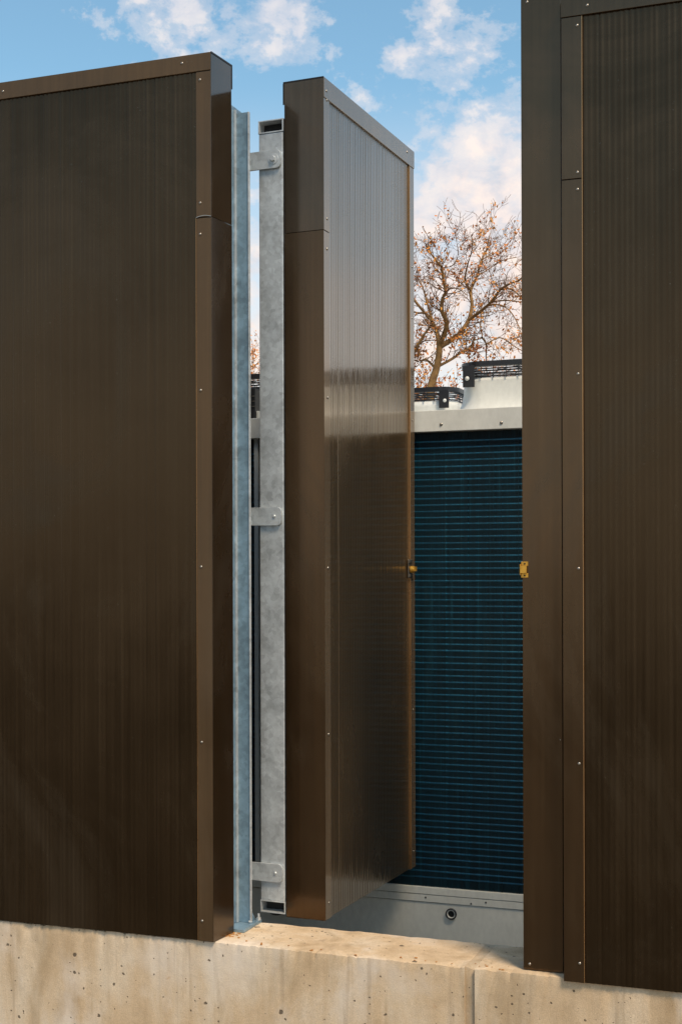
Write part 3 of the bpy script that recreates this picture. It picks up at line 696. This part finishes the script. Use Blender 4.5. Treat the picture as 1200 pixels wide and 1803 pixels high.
# ------------------------------------------------------------------ trees
class Tree:
    def __init__(s, seed): s.V = []; s.F = []; s.tV = []; s.tF = []; s.lV = []; s.lF = []; s.r = random.Random(seed)
    def tube(s, pts, rads, n, twig=False):
        V, Fc = (s.tV, s.tF) if twig else (s.V, s.F)
        base = len(V)
        for i, p in enumerate(pts):
            d = (pts[min(i+1, len(pts)-1)]-pts[max(i-1, 0)]).normalized(); a = d.orthogonal().normalized(); c = d.cross(a)
            for k in range(n):
                an = 2*math.pi*k/n; V.append(tuple(p+rads[i]*(math.cos(an)*a+math.sin(an)*c)))
        for i in range(len(pts)-1):
            for k in range(n):
                q = base+i*n+k; q2 = base+i*n+(k+1) % n; Fc.append((q, q2, q2+n, q+n))
    def leaf(s, p, sz):
        r = s.r; q = len(s.lV)
        a = Vector((r.uniform(-1, 1), r.uniform(-1, 1), r.uniform(-1, 1))).normalized(); c = a.orthogonal().normalized()
        s.lV += [tuple(p+sz*a), tuple(p+sz*.6*c), tuple(p-sz*.8*a), tuple(p-sz*.6*c)]; s.lF.append((q, q+1, q+2, q+3))
    def ball(s, p, sz):
        q = len(s.lV); s.lV += [tuple(p+Vector(v)*sz) for v in ((1,0,0),(-1,0,0),(0,1,0),(0,-1,0),(0,0,1),(0,0,-1))]
        for f in ((0,2,4),(2,1,4),(1,3,4),(3,0,4),(2,0,5),(1,2,5),(3,1,5),(0,3,5)): s.lF.append(tuple(q+i for i in f))
    def grow(s, p, d, ln, rad, depth, leafy):
        r = s.r; n = 4; pts = [p]; rads = [rad]; bend = Vector((r.uniform(-1,1), r.uniform(-1,1), r.uniform(-.3,1)))*.35
        q = p.copy(); dd = d.copy()
        for i in range(n):
            dd = (dd + bend*0.5 + Vector((r.uniform(-1,1), r.uniform(-1,1), r.uniform(-.6,.8)))*.28 + Vector((0,0,.05))).normalized()
            q = q+dd*ln/n; pts.append(q.copy()); rads.append(max(.003, rad*(1-.62*(i+1)/n)))
            if depth > 0 and (i > 0 or r.random() < .5):
                for _ in range(1 if depth > 1 else r.choice((1, 2))):
                    side = dd.orthogonal().normalized(); side.rotate(Matrix.Rotation(r.uniform(0, 6.28), 3, dd))
                    s.grow(q.copy(), (dd*.75+side*.9).normalized(), ln*r.uniform(.45, .72), rads[-1]*.72, depth-1, leafy)
            if depth <= 1 and r.random() < leafy:
                s.leaf(q+Vector((r.uniform(-.05,.05), r.uniform(-.05,.05), r.uniform(-.08,.02))), r.uniform(.020, .046))
        if depth <= 0 and r.random() < leafy*.35: s.ball(q+Vector((0, 0, -.05)), r.uniform(.018, .028))
        s.tube(pts, rads, 3 if rad < .02 else 5, rad < .03)
    def build(s, name, label, loc, group=None):
        t = bpy.data.objects.new(name, None); COL.objects.link(t); t.location = loc; t['label'] = label; t['category'] = 'tree'; t['group'] = group
        for nm, V, Fc, m in (('trunk', s.V, s.F, M_BARK), ('twigs', s.tV, s.tF, M_TWIG), ('leaves', s.lV, s.lF, M_LEAF)):
            if not V: continue
            V = [(v[0]-loc[0], v[1]-loc[1], v[2]-loc[2]) for v in V]
            me = bpy.data.meshes.new(nm); me.from_pydata(V, [], Fc); me.materials.append(m)
            if nm != 'leaves':
                for p in me.polygons: p.use_smooth = True
            o = link(nm, me, t)
            if nm != 'trunk': o['kind'] = 'stuff'
        return t
def px3(zx, zy, D):      # from the enlargement of the photograph (x = 700 + .2442 zx, y = 360 + .244 zy)
    if zy < 700: zy = 700-(700-zy)*.87
    px, py = 700+zx*.2442, 360+zy*.244
    return Vector(((px-CX)/F*D, D, EYE+(CY-py-0.0028*(px-CX))*D/F))
def main_tree():
    D = 24.0; T = Tree(11); r = T.r
    limbs = [  # points, start radius, end radius, depth drift
        ([(200,2600),(215,2000),(232,1500),(245,1310),(280,1190),(300,1090),(305,1010)], .085, .052, 0),
        ([(303,1020),(338,935),(357,850),(322,765),(330,665),(350,625),(334,520),(322,420),(292,372),(240,290),(225,200)], 0.046, 0.009, -1.2),
        ([(300,1010),(283,905),(250,842),(205,785),(140,780),(60,740)], 0.040, 0.010, 1.0),
        ([(250,842),(225,740),(190,600),(160,520),(120,480)], 0.022, 0.007, .9),
        ([(312,1022),(395,972),(462,912),(516,832),(540,722),(530,612),(575,490),(612,350),(650,250),(672,130)], 0.050, 0.007, .8),
        ([(530,612),(492,520),(500,430),(520,350),(545,250),(538,150)], 0.019, 0.006, -.8),
        ([(516,832),(600,770),(680,700),(742,602),(820,548),(880,520),(990,400)], 0.031, 0.009, -1.5),
        ([(300,1165),(400,1110),(470,1060),(528,1030),(552,980),(610,958),(600,880),(608,760),(600,690)], 0.026, 0.007, 1.4),
        ([(610,958),(642,1010),(640,1110),(650,1300)], 0.019, 0.007, 1.6),
        ([(60,1180),(130,1050),(200,930),(255,860)], 0.034, 0.012, -.4),
        ([(350,625),(388,588),(450,598),(502,645)], 0.016, 0.005, -1.0),
        ([(742,602),(815,596),(880,650),(960,760)], 0.016, 0.006, -1.7),
        ([(600,770),(680,722),(780,740),(850,822),(900,950)], 0.019, 0.006, -.6),
        ([(322,420),(400,400),(440,310),(430,200),(415,110)], 0.011, 0.004, -.7),
        ([(680,700),(790,690),(900,700),(1010,660)], 0.014, 0.006, -1.3),
        ([(612,350),(700,300),(760,240),(800,180)], 0.010, 0.004, .8),
        ([(575,490),(660,430),(760,360),(860,330)], 0.011, 0.004, .6),
        ([(250,842),(130,700),(40,560),(-60,420)], 0.025, 0.007, .7),
        ([(205,785),(90,620),(60,450),(20,300)], 0.019, 0.006, .5),
        ([(280,1190),(210,1120),(150,1130),(60,1100)], 0.025, 0.007, .5),
        ([(640,1010),(740,960),(840,1020),(960,1090)], 0.014, 0.006, 1.2),
    ]
    for li, (pts, r0, r1, drift) in enumerate(limbs):
        P = []; n = len(pts)
        for i, (x, y) in enumerate(pts): P.append(px3(x, y, D+drift*i/(n-1)))
        if li == 0: P[0].z = -0.62
        # smooth subdivide
        Q = []
        for i in range(n-1):
            p0, p1, p2, p3 = P[max(i-1,0)], P[i], P[i+1], P[min(i+2,n-1)]
            for k in range(4):
                u = k/4; Q.append(0.5*((2*p1)+(p2-p0)*u+(2*p0-5*p1+4*p2-p3)*u*u+(3*p1-p0-3*p2+p3)*u**3))
        Q.append(P[-1]); m = len(Q)
        rads = [r0+(r1-r0)*i/(m-1) for i in range(m)]
        T.tube(Q, rads, 8)
        if li == 0: continue
        for i in range(2, m):
            for _ in range(1 if r.random() < .8 else 0):
                d = (Q[i]-Q[i-1]).normalized(); side = d.orthogonal().normalized(); side.rotate(Matrix.Rotation(r.uniform(0, 6.28), 3, d))
                lowfac = 1.5 if Q[i].z < EYE+4.0 else .55
                T.grow(Q[i], (d*.5+side+Vector((0,0,.2))).normalized(), r.uniform(.22, .50), min(.012, rads[i]*.45), 1 if r.random() < .7 else 2, .22*lowfac)
    for _ in range(3): T.grow(Q[-1], Vector((r.uniform(-1,1), 0, 1)).normalized(), .35, .007, 1, .4)
    b0 = px3(200, 2600, D)
    return T.build('plane_tree', 'bare spreading tree with a few orange leaves seen over the low fan guards', (b0.x, b0.y, -0.62), 'autumn trees beyond the unit')
main_tree()
def far_tree(x, y, h, seed, label, leafy=.8, shrub=False):
    T = Tree(seed); r = T.r; p = Vector((x, y, -0.62)); pts = [p]
    tr = 0.10 if not shrub else 0.06
    lean = Vector((r.uniform(-.1,.1), r.uniform(-.1,.1), 0)); k0 = 3 if shrub else 5
    for i in range(6): pts.append(pts[-1]+Vector((r.uniform(-.12,.12), r.uniform(-.12,.12), h*.14))+lean*.3)
    T.tube(pts, [tr*(1-.11*i) for i in range(7)], 7)
    for i in range(2 if shrub else 3, 7):
        for _ in range(4):
            an = r.uniform(0, 6.28); T.grow(pts[i], Vector((math.cos(an), math.sin(an), r.uniform(.3, 1.2))).normalized(), h*r.uniform(.22, .36), tr*.45, 3, leafy)
    return T.build('autumn_tree', label, (x, y, -0.62), 'autumn trees beyond the unit')
far_tree(-1.9, 26.5, 4.9, 21, 'small orange-leaved tree glimpsed between the galvanised post and the gate frame')
far_tree(1.5, 27.5, 5.0, 33, 'dense low orange tree at the left foot of the bare spreading tree', 1.6, True)
far_tree(3.2, 28.5, 4.9, 35, 'low orange tree rising behind the white fan shroud beside the jamb', .9, True)
far_tree(4.8, 26.0, 4.5, 41, 'orange-leaved tree partly behind the flat brown jamb', .7)
